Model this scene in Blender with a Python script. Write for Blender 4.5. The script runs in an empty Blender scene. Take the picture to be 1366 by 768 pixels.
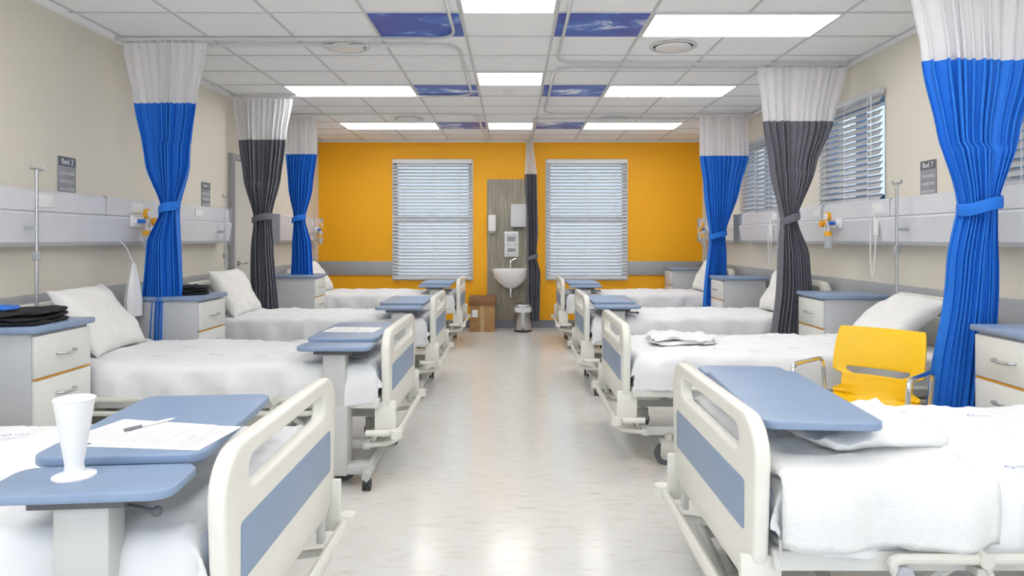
import bpy, bmesh, math, random
from math import pi, sin, cos, radians
from mathutils import Vector, Matrix, noise
random.seed(4)
S = bpy.context.scene
try:
    S.view_settings.view_transform = 'Standard'
    S.view_settings.look = 'None'
except Exception as e:
    print(e)
COL = S.collection

# ---------------------------------------------------------------- materials
def mat(name, col, rough=0.5, metal=0.0, var=0.06, scale=12.0, bump=0.0, bscale=60.0, spec=0.5, coat=0.0, trans=0.0, alpha=1.0):
    m = bpy.data.materials.new(name); m.use_nodes = True
    nt = m.node_tree; b = nt.nodes['Principled BSDF']
    tc = nt.nodes.new('ShaderNodeTexCoord')
    n = nt.nodes.new('ShaderNodeTexNoise'); n.inputs['Scale'].default_value = scale; n.inputs['Detail'].default_value = 3
    nt.links.new(tc.outputs['Object'], n.inputs['Vector'])
    r = nt.nodes.new('ShaderNodeValToRGB')
    r.color_ramp.elements[0].position = 0.3; r.color_ramp.elements[1].position = 0.7
    r.color_ramp.elements[0].color = (*[c*(1-var) for c in col], 1)
    r.color_ramp.elements[1].color = (*[min(1, c*(1+var)) for c in col], 1)
    nt.links.new(n.outputs['Fac'], r.inputs['Fac']); nt.links.new(r.outputs['Color'], b.inputs['Base Color'])
    b.inputs['Roughness'].default_value = rough; b.inputs['Metallic'].default_value = metal
    b.inputs['Specular IOR Level'].default_value = spec
    b.inputs['Coat Weight'].default_value = coat
    b.inputs['Transmission Weight'].default_value = trans
    b.inputs['Alpha'].default_value = alpha
    if bump > 0:
        n2 = nt.nodes.new('ShaderNodeTexNoise'); n2.inputs['Scale'].default_value = bscale; n2.inputs['Detail'].default_value = 4
        nt.links.new(tc.outputs['Object'], n2.inputs['Vector'])
        bp = nt.nodes.new('ShaderNodeBump'); bp.inputs['Strength'].default_value = bump; bp.inputs['Distance'].default_value = 0.01
        nt.links.new(n2.outputs['Fac'], bp.inputs['Height']); nt.links.new(bp.outputs['Normal'], b.inputs['Normal'])
    return m

def mat_emit(name, col, st):
    m = bpy.data.materials.new(name); m.use_nodes = True
    b = m.node_tree.nodes['Principled BSDF']
    b.inputs['Base Color'].default_value = (*col, 1)
    b.inputs['Emission Color'].default_value = (*col, 1); b.inputs['Emission Strength'].default_value = st
    return m

def mat_streak(name, c0, c1, sc, rough, c2=None, detail=6, bump=0.0, p0=0.35, p1=0.65):
    m = bpy.data.materials.new(name); m.use_nodes = True
    nt = m.node_tree; b = nt.nodes['Principled BSDF']
    tc = nt.nodes.new('ShaderNodeTexCoord'); mp = nt.nodes.new('ShaderNodeMapping')
    mp.inputs['Scale'].default_value = sc
    nt.links.new(tc.outputs['Object'], mp.inputs['Vector'])
    n = nt.nodes.new('ShaderNodeTexNoise'); n.inputs['Scale'].default_value = 1.0; n.inputs['Detail'].default_value = detail
    n.inputs['Roughness'].default_value = 0.65; n.inputs['Distortion'].default_value = 0.6
    nt.links.new(mp.outputs['Vector'], n.inputs['Vector'])
    r = nt.nodes.new('ShaderNodeValToRGB')
    r.color_ramp.elements[0].position = p0; r.color_ramp.elements[1].position = p1
    r.color_ramp.elements[0].color = (*c0, 1); r.color_ramp.elements[1].color = (*c1, 1)
    if c2:
        e = r.color_ramp.elements.new((p0+p1)/2); e.color = (*c2, 1)
    nt.links.new(n.outputs['Fac'], r.inputs['Fac']); nt.links.new(r.outputs['Color'], b.inputs['Base Color'])
    b.inputs['Roughness'].default_value = rough
    if bump:
        bp = nt.nodes.new('ShaderNodeBump'); bp.inputs['Strength'].default_value = bump; bp.inputs['Distance'].default_value = 0.01
        nt.links.new(n.outputs['Fac'], bp.inputs['Height']); nt.links.new(bp.outputs['Normal'], b.inputs['Normal'])
    return m

M = {}
M['wall'] = mat('wall_cream_paint', (0.74, 0.695, 0.60), 0.6, var=0.02, scale=2, bump=0.05, bscale=120)
M['orange'] = mat('wall_orange_paint', (0.99, 0.465, 0.002), 0.55, var=0.02, scale=2)
M['ceil'] = mat('ceiling_tile', (0.92, 0.925, 0.935), 0.8, var=0.02, scale=90, bump=0.05, bscale=200)
M['tbar'] = mat('ceiling_grid_metal', (0.62, 0.63, 0.64), 0.5, var=0.01)
M['floor'] = mat_streak('vinyl_floor', (0.50, 0.44, 0.355), (0.725, 0.71, 0.675), (7.0, 32.0, 1), 0.17, (0.67, 0.65, 0.605), 10, 0.0, 0.26, 0.50)
M['grey_trim'] = mat('grey_trim', (0.38, 0.39, 0.41), 0.45, var=0.02)
M['skirt'] = mat('skirting_blue_grey', (0.22, 0.25, 0.30), 0.4, var=0.03)
M['trunk'] = mat('trunking_light_grey', (0.68, 0.69, 0.73), 0.35, var=0.02)
M['trunk2'] = mat('trunking_mid_grey', (0.42, 0.44, 0.48), 0.35, var=0.02)
M['cream'] = mat('bed_plastic_cream', (0.78, 0.765, 0.70), 0.28, var=0.015)
M['inset'] = mat('bed_inset_blue_grey', (0.25, 0.335, 0.47), 0.4, var=0.02)
M['frame'] = mat('bed_frame_enamel', (0.70, 0.70, 0.66), 0.32, var=0.02)
M['tube'] = mat('rail_enamel', (0.64, 0.63, 0.57), 0.3, var=0.02)
M['mattress'] = mat('mattress_cover', (0.45, 0.5, 0.58), 0.6)
M['sheet'] = mat('white_cotton_sheet', (0.78, 0.785, 0.795), 0.85, var=0.02, scale=5, bump=0.25, bscale=14)
M['blanket'] = mat('white_cotton_blanket', (0.78, 0.78, 0.775), 0.9, var=0.02, scale=60, bump=0.35, bscale=90)
M['pillow'] = mat('white_pillow', (0.79, 0.78, 0.76), 0.85, var=0.02, scale=6, bump=0.25, bscale=12)
M['table'] = mat('table_top_blue', (0.24, 0.325, 0.475), 0.38, var=0.03, scale=30)
M['tablecol'] = mat('table_column_grey', (0.55, 0.555, 0.54), 0.35, var=0.02)
M['black'] = mat('black_rubber', (0.02, 0.02, 0.025), 0.5)
M['dark'] = mat('dark_grey_plastic', (0.10, 0.10, 0.11), 0.5)
M['chrome'] = mat('chrome', (0.75, 0.75, 0.75), 0.15, 1.0, var=0.01)
M['steel'] = mat('brushed_steel', (0.55, 0.56, 0.58), 0.32, 1.0, var=0.05)
M['blue'] = mat('curtain_blue', (0.008, 0.165, 0.68), 0.75, var=0.05, scale=30)
M['cgrey'] = mat('curtain_charcoal', (0.145, 0.145, 0.175), 0.85, var=0.12, scale=40)
M['white'] = mat('white_plastic', (0.82, 0.82, 0.82), 0.35, var=0.01)
M['ceramic'] = mat('white_ceramic', (0.87, 0.87, 0.87), 0.08, var=0.01)
M['cab'] = mat('cabinet_side', (0.54, 0.55, 0.57), 0.45, var=0.02)
M['drawer'] = mat('drawer_front', (0.76, 0.76, 0.73), 0.35, var=0.015)
M['yellow'] = mat('chair_yellow_plastic', (0.88, 0.53, 0.004), 0.33, var=0.02)
M['valve'] = mat('valve_yellow', (0.9, 0.42, 0.01), 0.35)
M['bluep'] = mat('blue_plastic', (0.02, 0.15, 0.6), 0.4)
M['jar'] = mat('clear_jar', (0.8, 0.85, 0.88), 0.05, trans=0.7)
M['slat'] = mat('blind_slat', (0.62, 0.645, 0.67), 0.4, var=0.02)
M['slat2'] = mat('blind_slat_silver', (0.52, 0.53, 0.54), 0.35, var=0.02)
M['winframe'] = mat('window_frame_white', (0.66, 0.68, 0.70), 0.4, var=0.01)
M['winblue'] = mat('window_frame_blue', (0.16, 0.30, 0.56), 0.4, var=0.01)
M['wood'] = mat_streak('wood_laminate_grey', (0.24, 0.22, 0.17), (0.42, 0.39, 0.31), (28, 28, 2.2), 0.5)
M['card'] = mat('cardboard', (0.42, 0.24, 0.10), 0.8, var=0.1, scale=8)
M['card2'] = mat('cardboard_lid', (0.26, 0.13, 0.06), 0.8, var=0.1, scale=8)
M['tape'] = mat('parcel_tape', (0.5, 0.34, 0.16), 0.3)
M['paper'] = mat('paper', (0.86, 0.86, 0.86), 0.8, var=0.01)
M['ink'] = mat('ink', (0.22, 0.22, 0.25), 0.7)
M['inkblue'] = mat('ink_blue', (0.20, 0.28, 0.52), 0.7)
M['blackcloth'] = mat('black_fabric', (0.012, 0.012, 0.015), 0.9, var=0.3, scale=60, bump=0.4, bscale=60)
M['sign'] = mat('sign_grey', (0.30, 0.31, 0.33), 0.35)
M['signd'] = mat('sign_dark_header', (0.13, 0.14, 0.17), 0.35)
M['slot'] = mat('sign_slot_grey', (0.45, 0.46, 0.48), 0.35)
M['door'] = mat('door_paint', (0.70, 0.68, 0.62), 0.4, var=0.01)
M['lamp'] = mat_emit('ceiling_light_diffuser', (1.0, 0.99, 0.97), 9.0)

def glassmat():
    m = bpy.data.materials.new('window_glass'); m.use_nodes = True
    nt = m.node_tree; nt.nodes.clear()
    o = nt.nodes.new('ShaderNodeOutputMaterial'); t = nt.nodes.new('ShaderNodeBsdfTransparent')
    g = nt.nodes.new('ShaderNodeBsdfGlossy'); g.inputs['Roughness'].default_value = 0.03
    x = nt.nodes.new('ShaderNodeMixShader'); x.inputs[0].default_value = 0.07
    t.inputs['Color'].default_value = (0.76, 0.81, 0.86, 1)
    nt.links.new(t.outputs[0], x.inputs[1]); nt.links.new(g.outputs[0], x.inputs[2]); nt.links.new(x.outputs[0], o.inputs[0])
    return m
M['glass'] = glassmat()

def skymat():
    m = mat_streak('sky_print_panel', (0.012, 0.075, 0.46), (0.85, 0.90, 1.0), (2.3, 3.8, 1), 0.35, (0.03, 0.16, 0.60), 9, 0, 0.46, 0.62)
    return m
M['skyp'] = skymat()

def headmat():
    m = bpy.data.materials.new('curtain_mesh_header'); m.use_nodes = True
    nt = m.node_tree; nt.nodes.clear()
    o = nt.nodes.new('ShaderNodeOutputMaterial')
    d = nt.nodes.new('ShaderNodeBsdfDiffuse'); d.inputs['Color'].default_value = (0.89, 0.89, 0.91, 1)
    tl = nt.nodes.new('ShaderNodeBsdfTranslucent'); tl.inputs['Color'].default_value = (0.87, 0.87, 0.90, 1)
    tr = nt.nodes.new('ShaderNodeBsdfTransparent')
    a = nt.nodes.new('ShaderNodeMixShader'); a.inputs[0].default_value = 0.38
    b = nt.nodes.new('ShaderNodeMixShader')
    tc = nt.nodes.new('ShaderNodeTexCoord'); n = nt.nodes.new('ShaderNodeTexNoise'); n.inputs['Scale'].default_value = 250
    mr = nt.nodes.new('ShaderNodeMapRange'); mr.inputs['To Min'].default_value = 0.0; mr.inputs['To Max'].default_value = 0.22
    nt.links.new(tc.outputs['Object'], n.inputs['Vector']); nt.links.new(n.outputs['Fac'], mr.inputs['Value'])
    nt.links.new(mr.outputs[0], b.inputs[0])
    nt.links.new(d.outputs[0], a.inputs[1]); nt.links.new(tl.outputs[0], a.inputs[2])
    nt.links.new(a.outputs[0], b.inputs[1]); nt.links.new(tr.outputs[0], b.inputs[2]); nt.links.new(b.outputs[0], o.inputs[0])
    return m
M['header'] = headmat()

# ---------------------------------------------------------------- mesh helpers
def merge(bm, tmp, mtx=None):
    if mtx is not None: bmesh.ops.transform(tmp, matrix=mtx, verts=tmp.verts)
    me = bpy.data.meshes.new('tmp'); tmp.to_mesh(me); tmp.free(); bm.from_mesh(me); bpy.data.meshes.remove(me)

def box(bm, x0, x1, y0, y1, z0, z1, bev=0.0, seg=2, rot=None):
    t = bmesh.new(); bmesh.ops.create_cube(t, size=1.0)
    bmesh.ops.scale(t, vec=(abs(x1-x0), abs(y1-y0), abs(z1-z0)), verts=t.verts)
    if bev > 0:
        bmesh.ops.bevel(t, geom=list(t.edges), offset=bev, segments=seg, profile=0.5, affect='EDGES')
    m = Matrix.Translation(((x0+x1)/2, (y0+y1)/2, (z0+z1)/2))
    if rot is not None: m = m @ rot
    merge(bm, t, m)

def cyl(bm, p0, p1, r, r2=None, seg=16):
    p0 = Vector(p0); p1 = Vector(p1); d = p1-p0
    t = bmesh.new()
    bmesh.ops.create_cone(t, cap_ends=True, segments=seg, radius1=r, radius2=r if r2 is None else r2, depth=d.length)
    q = d.to_track_quat('Z', 'Y').to_matrix().to_4x4()
    merge(bm, t, Matrix.Translation((p0+p1)/2) @ q)

def sph(bm, c, s, seg=16):
    t = bmesh.new(); bmesh.ops.create_uvsphere(t, u_segments=seg, v_segments=seg//2+2, radius=1)
    if isinstance(s, (int, float)): s = (s, s, s)
    merge(bm, t, Matrix.Translation(c) @ Matrix.Diagonal((*s, 1)))

def tube(bm, pts, r, seg=10, closed=False, fillet=0.0, fs=5):
    P = [Vector(p) for p in pts]
    if fillet > 0:
        Q = []; n = len(P)
        for i in range(n):
            if not closed and i in (0, n-1): Q.append(P[i]); continue
            a = P[i-1]; b = P[i]; c = P[(i+1) % n]
            f = min(fillet, (a-b).length*0.48, (c-b).length*0.48)
            s = b+(a-b).normalized()*f; e = b+(c-b).normalized()*f
            for k in range(fs+1):
                t = k/fs; Q.append(s*(1-t)**2+b*2*t*(1-t)+e*t*t)
        P = Q
    n = len(P); rings = []
    up = Vector((0, 0, 1)); prevN = None
    for i in range(n):
        if closed: T = (P[(i+1) % n]-P[i-1]).normalized()
        elif i == 0: T = (P[1]-P[0]).normalized()
        elif i == n-1: T = (P[-1]-P[-2]).normalized()
        else: T = (P[i+1]-P[i-1]).normalized()
        if prevN is None:
            a = up if abs(T.z) < 0.9 else Vector((1, 0, 0)); N = (a-T*a.dot(T)).normalized()
        else:
            N = (prevN-T*prevN.dot(T)).normalized()
        prevN = N; B = T.cross(N)
        rings.append([bm.verts.new(P[i]+(N*cos(2*pi*k/seg)+B*sin(2*pi*k/seg))*r) for k in range(seg)])
    rng = range(n) if closed else range(n-1)
    for i in rng:
        a = rings[i]; b = rings[(i+1) % n]
        for k in range(seg):
            bm.faces.new((a[k], a[(k+1) % seg], b[(k+1) % seg], b[k]))
    if not closed:
        bm.faces.new(rings[0][::-1]); bm.faces.new(rings[-1])

def lathe(bm, prof, c=(0, 0, 0), seg=32, sx=1, sy=1):
    rings = []
    for r, z in prof:
        rings.append([bm.verts.new((c[0]+r*sx*cos(2*pi*k/seg), c[1]+r*sy*sin(2*pi*k/seg), c[2]+z)) for k in range(seg)])
    for i in range(len(rings)-1):
        for k in range(seg):
            bm.faces.new((rings[i][k], rings[i][(k+1) % seg], rings[i+1][(k+1) % seg], rings[i+1][k]))
    bm.faces.new(rings[0][::-1]); bm.faces.new(rings[-1])

def obj(name, bm, m, parent=None, smooth=True, label=None, angle=35):
    bmesh.ops.recalc_face_normals(bm, faces=bm.faces)
    me = bpy.data.meshes.new(name); bm.to_mesh(me); bm.free()
    me.materials.append(m)
    o = bpy.data.objects.new(name, me); COL.objects.link(o)
    if smooth:
        me.polygons.foreach_set('use_smooth', [True]*len(me.polygons))
        try: me.set_sharp_from_angle(angle=radians(angle))
        except Exception: pass
    if parent: o.parent = parent
    if label: o['label'] = label
    return o

def root(name, label, cat, loc=(0, 0, 0), rz=0.0, group=None):
    e = bpy.data.objects.new(name, None); e.empty_display_size = 0.1; COL.objects.link(e)
    e.location = loc; e.rotation_euler = (0, 0, rz)
    e['label'] = label; e['category'] = cat
    if group: e['group'] = group
    return e

def tag(o, label, cat, group=None):
    o['label'] = label; o['category'] = cat
    if group: o['group'] = group
    return o

def struct(o, label=None):
    o['kind'] = 'structure'
    if label: o['label'] = label
    return o

def dup(r, loc=None, rz=None, label=None):
    def rec(o, par):
        c = o.copy(); COL.objects.link(c)
        if par is not None:
            c.parent = par; c.matrix_parent_inverse = o.matrix_parent_inverse.copy()
        for ch in list(o.children):
            rec(ch, c)
        return c
    c = rec(r, None)
    if loc is not None: c.location = loc
    if rz is not None: c.rotation_euler = (c.rotation_euler[0], c.rotation_euler[1], rz)
    if label: c['label'] = label
    return c

def rrect(w0, w1, h0, h1, r, n=8):
    pts = []
    for cx, cy, a0 in ((w1-r, h1-r, 0), (w0+r, h1-r, 90), (w0+r, h0+r, 180), (w1-r, h0+r, 270)):
        for k in range(n+1):
            a = radians(a0+90*k/n); pts.append((cx+r*cos(a), cy+r*sin(a)))
    return pts

def plate_mesh(outlines, thick, bevel, mtx):
    cu = bpy.data.curves.new('c', 'CURVE'); cu.dimensions = '2D'; cu.fill_mode = 'BOTH'
    cu.extrude = thick/2-bevel; cu.bevel_depth = bevel; cu.bevel_resolution = 2; cu.offset = -bevel
    for pts in outlines:
        s = cu.splines.new('POLY'); s.points.add(len(pts)-1)
        for p, q in zip(s.points, pts): p.co = (q[0], q[1], 0, 1)
        s.use_cyclic_u = True
    o = bpy.data.objects.new('c', cu); COL.objects.link(o)
    dg = bpy.context.evaluated_depsgraph_get()
    me = bpy.data.meshes.new_from_object(o.evaluated_get(dg))
    bpy.data.objects.remove(o); bpy.data.curves.remove(cu)
    bm = bmesh.new(); bm.from_mesh(me); bpy.data.meshes.remove(me)
    bmesh.ops.remove_doubles(bm, verts=bm.verts, dist=0.0002)
    bmesh.ops.transform(bm, matrix=mtx, verts=bm.verts)
    return bm

def text_obj(s, size, m, parent, mtx, name='lettering'):
    cu = bpy.data.curves.new('t', 'FONT'); cu.body = s; cu.size = size; cu.extrude = 0.0006; cu.align_x = 'CENTER'; cu.align_y = 'CENTER'
    o = bpy.data.objects.new('t', cu); COL.objects.link(o)
    dg = bpy.context.evaluated_depsgraph_get()
    me = bpy.data.meshes.new_from_object(o.evaluated_get(dg))
    bpy.data.objects.remove(o); bpy.data.curves.remove(cu)
    bm = bmesh.new(); bm.from_mesh(me); bpy.data.meshes.remove(me)
    bmesh.ops.transform(bm, matrix=mtx, verts=bm.verts)
    return obj(name, bm, m, parent, smooth=False)

YZ = Matrix(((0, 0, 1, 0), (1, 0, 0, 0), (0, 1, 0, 0), (0, 0, 0, 1)))

# ================================================================ ROOM
XL, XR, YB, YF, H = -2.80, 2.71, 9.80, -1.1, 2.69
T = 0.2
bm = bmesh.new(); box(bm, XL-T, XR+T, YF, YB+T, -0.1, 0)
struct(obj('floor', bm, M['floor'], smooth=False), 'pale mottled vinyl floor with a glossy finish')
bm = bmesh.new(); box(bm, XL-T, XR+T, YF, YB+T, H, H+0.1)
struct(obj('ceiling', bm, M['ceil'], smooth=False), 'white suspended tile ceiling')

def wall_with_holes(name, axis, face, out, a0, a1, holes, m, label):
    bm = bmesh.new()
    def put(a, b, z0, z1):
        if b-a < 1e-4 or z1-z0 < 1e-4: return
        if axis == 'x': box(bm, a, b, face, face+out, z0, z1)
        else: box(bm, face, face+out, a, b, z0, z1)
    c = a0
    for (a, b, z0, z1) in sorted(holes):
        put(c, a, 0, H); put(a, b, 0, z0); put(a, b, z1, H); c = b
    put(c, a1, 0, H)
    bmesh.ops.remove_doubles(bm, verts=bm.verts, dist=0.0001)
    return struct(obj(name, bm, m, smooth=False), label)

BW = [(-1.72, -0.60, 0.70, 2.40), (0.48, 1.62, 0.70, 2.40)]
RW = [(2.65, 3.78, 1.56, 2.35), (4.98, 6.02, 1.56, 2.35), (6.92, 8.10, 1.56, 2.35)]
wall_with_holes('wall_back', 'x', YB, T, XL-T, XR+T, BW, M['orange'], 'bright orange painted wall with two tall windows')
wall_with_holes('wall_left', 'y', XL, -T, YF, YB, [], M['wall'], 'cream painted wall')
wall_with_holes('wall_right', 'y', XR, T, YF, YB, RW, M['wall'], 'cream painted wall with high windows')

GX = [-2.73, -2.13, -1.53, -0.93, -0.33, 0.27, 0.87, 1.47, 2.07, 2.67]
GY = [0.25+0.5*k for k in range(-2, 20)]
bm = bmesh.new()
for x in GX: box(bm, x-0.010, x+0.010, YF, YB, H-0.005, H)
for y in GY: box(bm, XL, XR, y-0.010, y+0.010, H-0.0045, H)
struct(obj('trim_1', bm, M['tbar'], smooth=False), 'grey metal ceiling grid bars')
bm = bmesh.new()
box(bm, XL, XL+0.03, YF, YB, H-0.03, H); box(bm, XR-0.03, XR, YF, YB, H-0.03, H); box(bm, XL, XR, YB-0.03, YB, H-0.03, H)
struct(obj('trim_2', bm, M['ceil'], smooth=False), 'white ceiling edge strip')
for nm, a in (('left', (XL, XL+0.012, YF, YB)), ('right', (XR-0.012, XR, YF, YB)), ('back', (XL+0.012, XR-0.012, YB-0.012, YB))):
    bm = bmesh.new(); box(bm, *a, 0, 0.11, 0.003)
    struct(obj('baseboard_'+nm, bm, M['skirt'], smooth=False), 'dark blue grey skirting')
k = 3
for a in ((XL, XL+0.03, YF, 6.70), (XL, XL+0.03, 7.66, YB), (XR-0.03, XR, YF, YB), (XL+0.03, -1.74, YB-0.03, YB), (1.64, XR-0.03, YB-0.03, YB)):
    bm = bmesh.new(); box(bm, *a, 0.755, 0.955, 0.01)
    struct(obj('trim_%d' % k, bm, M['grey_trim']), 'grey wall protection rail'); k += 1

d = root('door_1', 'cream flush door with lever handle', 'door'); del d['category']; d['kind'] = 'structure'
bm = bmesh.new(); box(bm, XL+0.002, XL+0.03, 6.76, 7.60, 0.01, 2.06, 0.004); obj('door_leaf', bm, M['door'], d)
bm = bmesh.new()
box(bm, XL+0.001, XL+0.045, 6.70, 6.757, 0, 2.12, 0.004); box(bm, XL+0.001, XL+0.045, 7.603, 7.66, 0, 2.12, 0.004); box(bm, XL+0.001, XL+0.045, 6.757, 7.603, 2.063, 2.12, 0.004)
obj('door_frame', bm, M['grey_trim'], d)
bm = bmesh.new(); tube(bm, [(XL+0.03, 6.85, 1.03), (XL+0.08, 6.85, 1.03), (XL+0.08, 6.97, 1.03)], 0.009, 8, fillet=0.02); cyl(bm, (XL+0.03, 6.85, 1.03), (XL+0.04, 6.85, 1.03), 0.026)
obj('handle', bm, M['chrome'], d)

# ---- windows and blinds
def window_back(i, a, b, z0, z1):
    w = root('window_%d' % i, 'white framed sash window', 'window'); del w['category']; w['kind'] = 'structure'
    bm = bmesh.new(); f = 0.05
    y0, y1 = YB+0.07, YB+0.12
    box(bm, a, a+f, y0, y1, z0, z1); box(bm, b-f, b, y0, y1, z0, z1); box(bm, a+f, b-f, y0, y1, z0, z0+f); box(bm, a+f, b-f, y0, y1, z1-f, z1)
    zm = (z0+z1)/2; box(bm, a+f, b-f, y0-0.01, y1, zm-0.035, zm+0.035)
    obj('window_frame', bm, M['winframe'], w, smooth=False)
    bm = bmesh.new(); box(bm, a+f, b-f, YB+0.09, YB+0.094, z0+f, z1-f); obj('window_pane', bm, M['glass'], w, smooth=False)
    bm = bmesh.new(); 
    box(bm, a-0.02, a, YB-0.008, YB+0.07, z0-0.02, z1+0.02); box(bm, b, b+0.02, YB-0.008, YB+0.07, z0-0.02, z1+0.02); box(bm, a, b, YB-0.008, YB+0.07, z0-0.02, z0); box(bm, a, b, YB-0.008, YB+0.07, z1, z1+0.02)
    obj('window_casing', bm, M['winframe'], w, smooth=False)
for i, h in enumerate(BW): window_back(i+1, *h)

def window_right(i, a, b, z0, z1):
    w = root('window_%d' % i, 'blue framed high window', 'window'); del w['category']; w['kind'] = 'structure'
    bm = bmesh.new(); f = 0.05
    x0, x1 = XR+0.06, XR+0.13
    box(bm, x0, x1, a, a+f, z0, z1); box(bm, x0, x1, b-f, b, z0, z1); box(bm, x0, x1, a+f, b-f, z0, z0+f); box(bm, x0, x1, a+f, b-f, z1-f, z1)
    box(bm, x0, x1, (a+b)/2-0.02, (a+b)/2+0.02, z0+f, z1-f)
    obj('window_frame', bm, M['winblue'], w, smooth=False)
    bm = bmesh.new(); box(bm, XR+0.10, XR+0.104, a+f, b-f, z0+f, z1-f); obj('window_pane', bm, M['glass'], w, smooth=False)
for i, h in enumerate(RW): window_right(i+3, *h)

def blind(a, b, z0, z1, side, label, m, deg, wd=0.026):
    if side == 'back': r = root('venetian_blind', label, 'window blind', (0, YB-0.045, 0), 0, 'venetian blinds')
    else: r = root('venetian_blind', label, 'window blind', (XR-0.04, 0, 0), 0, 'venetian blinds')
    bk = side == 'back'
    def bx(bm, u0, u1, v0, v1, zz0, zz1, bev=0, rot=None):
        if bk: box(bm, u0, u1, v0, v1, zz0, zz1, bev, 1, rot)
        else: box(bm, v0, v1, u0, u1, zz0, zz1, bev, 1, rot)
    bm = bmesh.new(); bx(bm, a, b, -0.025, 0.025, z1-0.045, z1, 0.004); obj('headrail', bm, M['white'] if bk else M['slat2'], r)
    bm = bmesh.new(); bx(bm, a, b, -0.02, 0.02, z0, z0+0.02, 0.004); obj('bottom_rail', bm, M['white'] if bk else M['slat2'], r)
    bm = bmesh.new(); z = z0+0.045
    ang = radians(deg)
    rot = Matrix.Rotation(ang, 4, 'X') if bk else Matrix.Rotation(-ang, 4, 'Y')
    while z < z1-0.05:
        bx(bm, a+0.004, b-0.004, -wd, wd, z-0.001, z+0.001, 0, rot); z += 0.0475
    obj('slats', bm, m, r, smooth=False)
    L = b-a
    for t in (0.15, 0.5, 0.85):
        bm = bmesh.new()
        for s in (-0.024, 0.024):
            u = a+L*t; bx(bm, u-0.0025, u+0.0025, s-0.001, s+0.001, z0+0.02, z1-0.04)
        obj('ladder_cord', bm, M['white'], r, smooth=False)
    bm = bmesh.new()
    if bk: cyl(bm, (a+0.08, -0.035, z1-0.05), (a+0.08, -0.035, z1-0.9), 0.004, seg=8)
    else: cyl(bm, (-0.035, a+0.08, z1-0.05), (-0.035, a+0.08, z1-0.5), 0.004, seg=8)
    obj('tilt_wand', bm, M['white'], r)
for h in BW: blind(h[0]-0.005, h[1]+0.005, h[2]+0.0, h[3]+0.0, 'back', 'pale grey venetian blind lowered over tall window', M['slat'], 44)
for h in RW: blind(h[0]-0.03, h[1]-0.06, h[2]-0.02, h[3]+0.03, 'right', 'silver venetian blind over high side window', M['slat2'], 56, 0.027)

# ---- ceiling lights, sky panels, vents
def panel_light(x0, x1, y0, y1, lab):
    r = root('ceiling_light_panel', lab, 'ceiling light', ((x0+x1)/2, (y0+y1)/2, H), 0, 'recessed ceiling lights')
    w, l = (x1-x0)/2-0.012, (y1-y0)/2-0.012
    bm = bmesh.new(); box(bm, -w+0.012, w-0.012, -l+0.012, l-0.012, -0.010, -0.002); obj('diffuser', bm, M['lamp'], r, smooth=False)
    bm = bmesh.new()
    box(bm, -w, w, -l, -l+0.012, -0.012, -0.001); box(bm, -w, w, l-0.012, l, -0.012, -0.001)
    box(bm, -w, -w+0.012, -l+0.012, l-0.012, -0.012, -0.001); box(bm, w-0.012, w, -l+0.012, l-0.012, -0.012, -0.001)
    obj('light_frame', bm, M['white'], r, smooth=False)
for y in (0.25, 2.25, 4.25, 6.25, 8.25):
    panel_light(0.87, 2.07, y, y+0.5, 'wide rectangular recessed white ceiling light')
    if y != 4.25: panel_light(-2.13, -0.93, y, y+0.5, 'wide rectangular recessed white ceiling light')
for y in (1.75, 3.75, 5.75, 8.25):
    panel_light(-0.33, 0.27, y, y+0.5, 'square recessed white ceiling light')
def sky_panel(x0, y0):
    bm = bmesh.new(); box(bm, x0+0.013, x0+0.587, y0+0.013, y0+0.487, H-0.009, H-0.0005, 0.002, 1)
    tag(obj('ceiling_sky_panel', bm, M['skyp'], smooth=False), 'deep blue ceiling panel printed with clouds', 'ceiling panel', 'blue sky ceiling panels')
for y in (2.25, 4.25, 6.25, 8.25):
    sky_panel(-0.93, y); sky_panel(0.27, y)
def vent(x, y):
    r = root('air_diffuser', 'white round air diffuser set in ceiling tile', 'air vent', (x, y, H), 0, 'ceiling air diffusers')
    bm = bmesh.new(); lathe(bm, [(0.17, -0.001), (0.175, -0.005), (0.165, -0.010), (0.15, -0.012), (0.145, -0.006), (0.14, -0.001)]); obj('outer_ring', bm, M['tbar'], r)
    bm = bmesh.new(); lathe(bm, [(0.12, -0.001), (0.13, -0.010), (0.12, -0.015), (0.06, -0.018), (0.01, -0.019)]); obj('centre_disc', bm, M['white'], r)
for p in ((-1.23, 5.0), (1.17, 5.0), (-1.23, 8.0), (1.17, 8.0), (-1.23, 3.0), (1.17, 3.0)): vent(*p)
bm = bmesh.new(); lathe(bm, [(0.045, -0.001), (0.045, -0.008), (0.02, -0.015), (0.018, -0.035), (0.03, -0.038), (0.005, -0.042)], (-0.05, 6.5, H))
tag(obj('sprinkler_head', bm, M['white']), 'small white round ceiling sprinkler head', 'sprinkler')  # ceiling sprinkler: round plate, short neck and deflector

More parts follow.
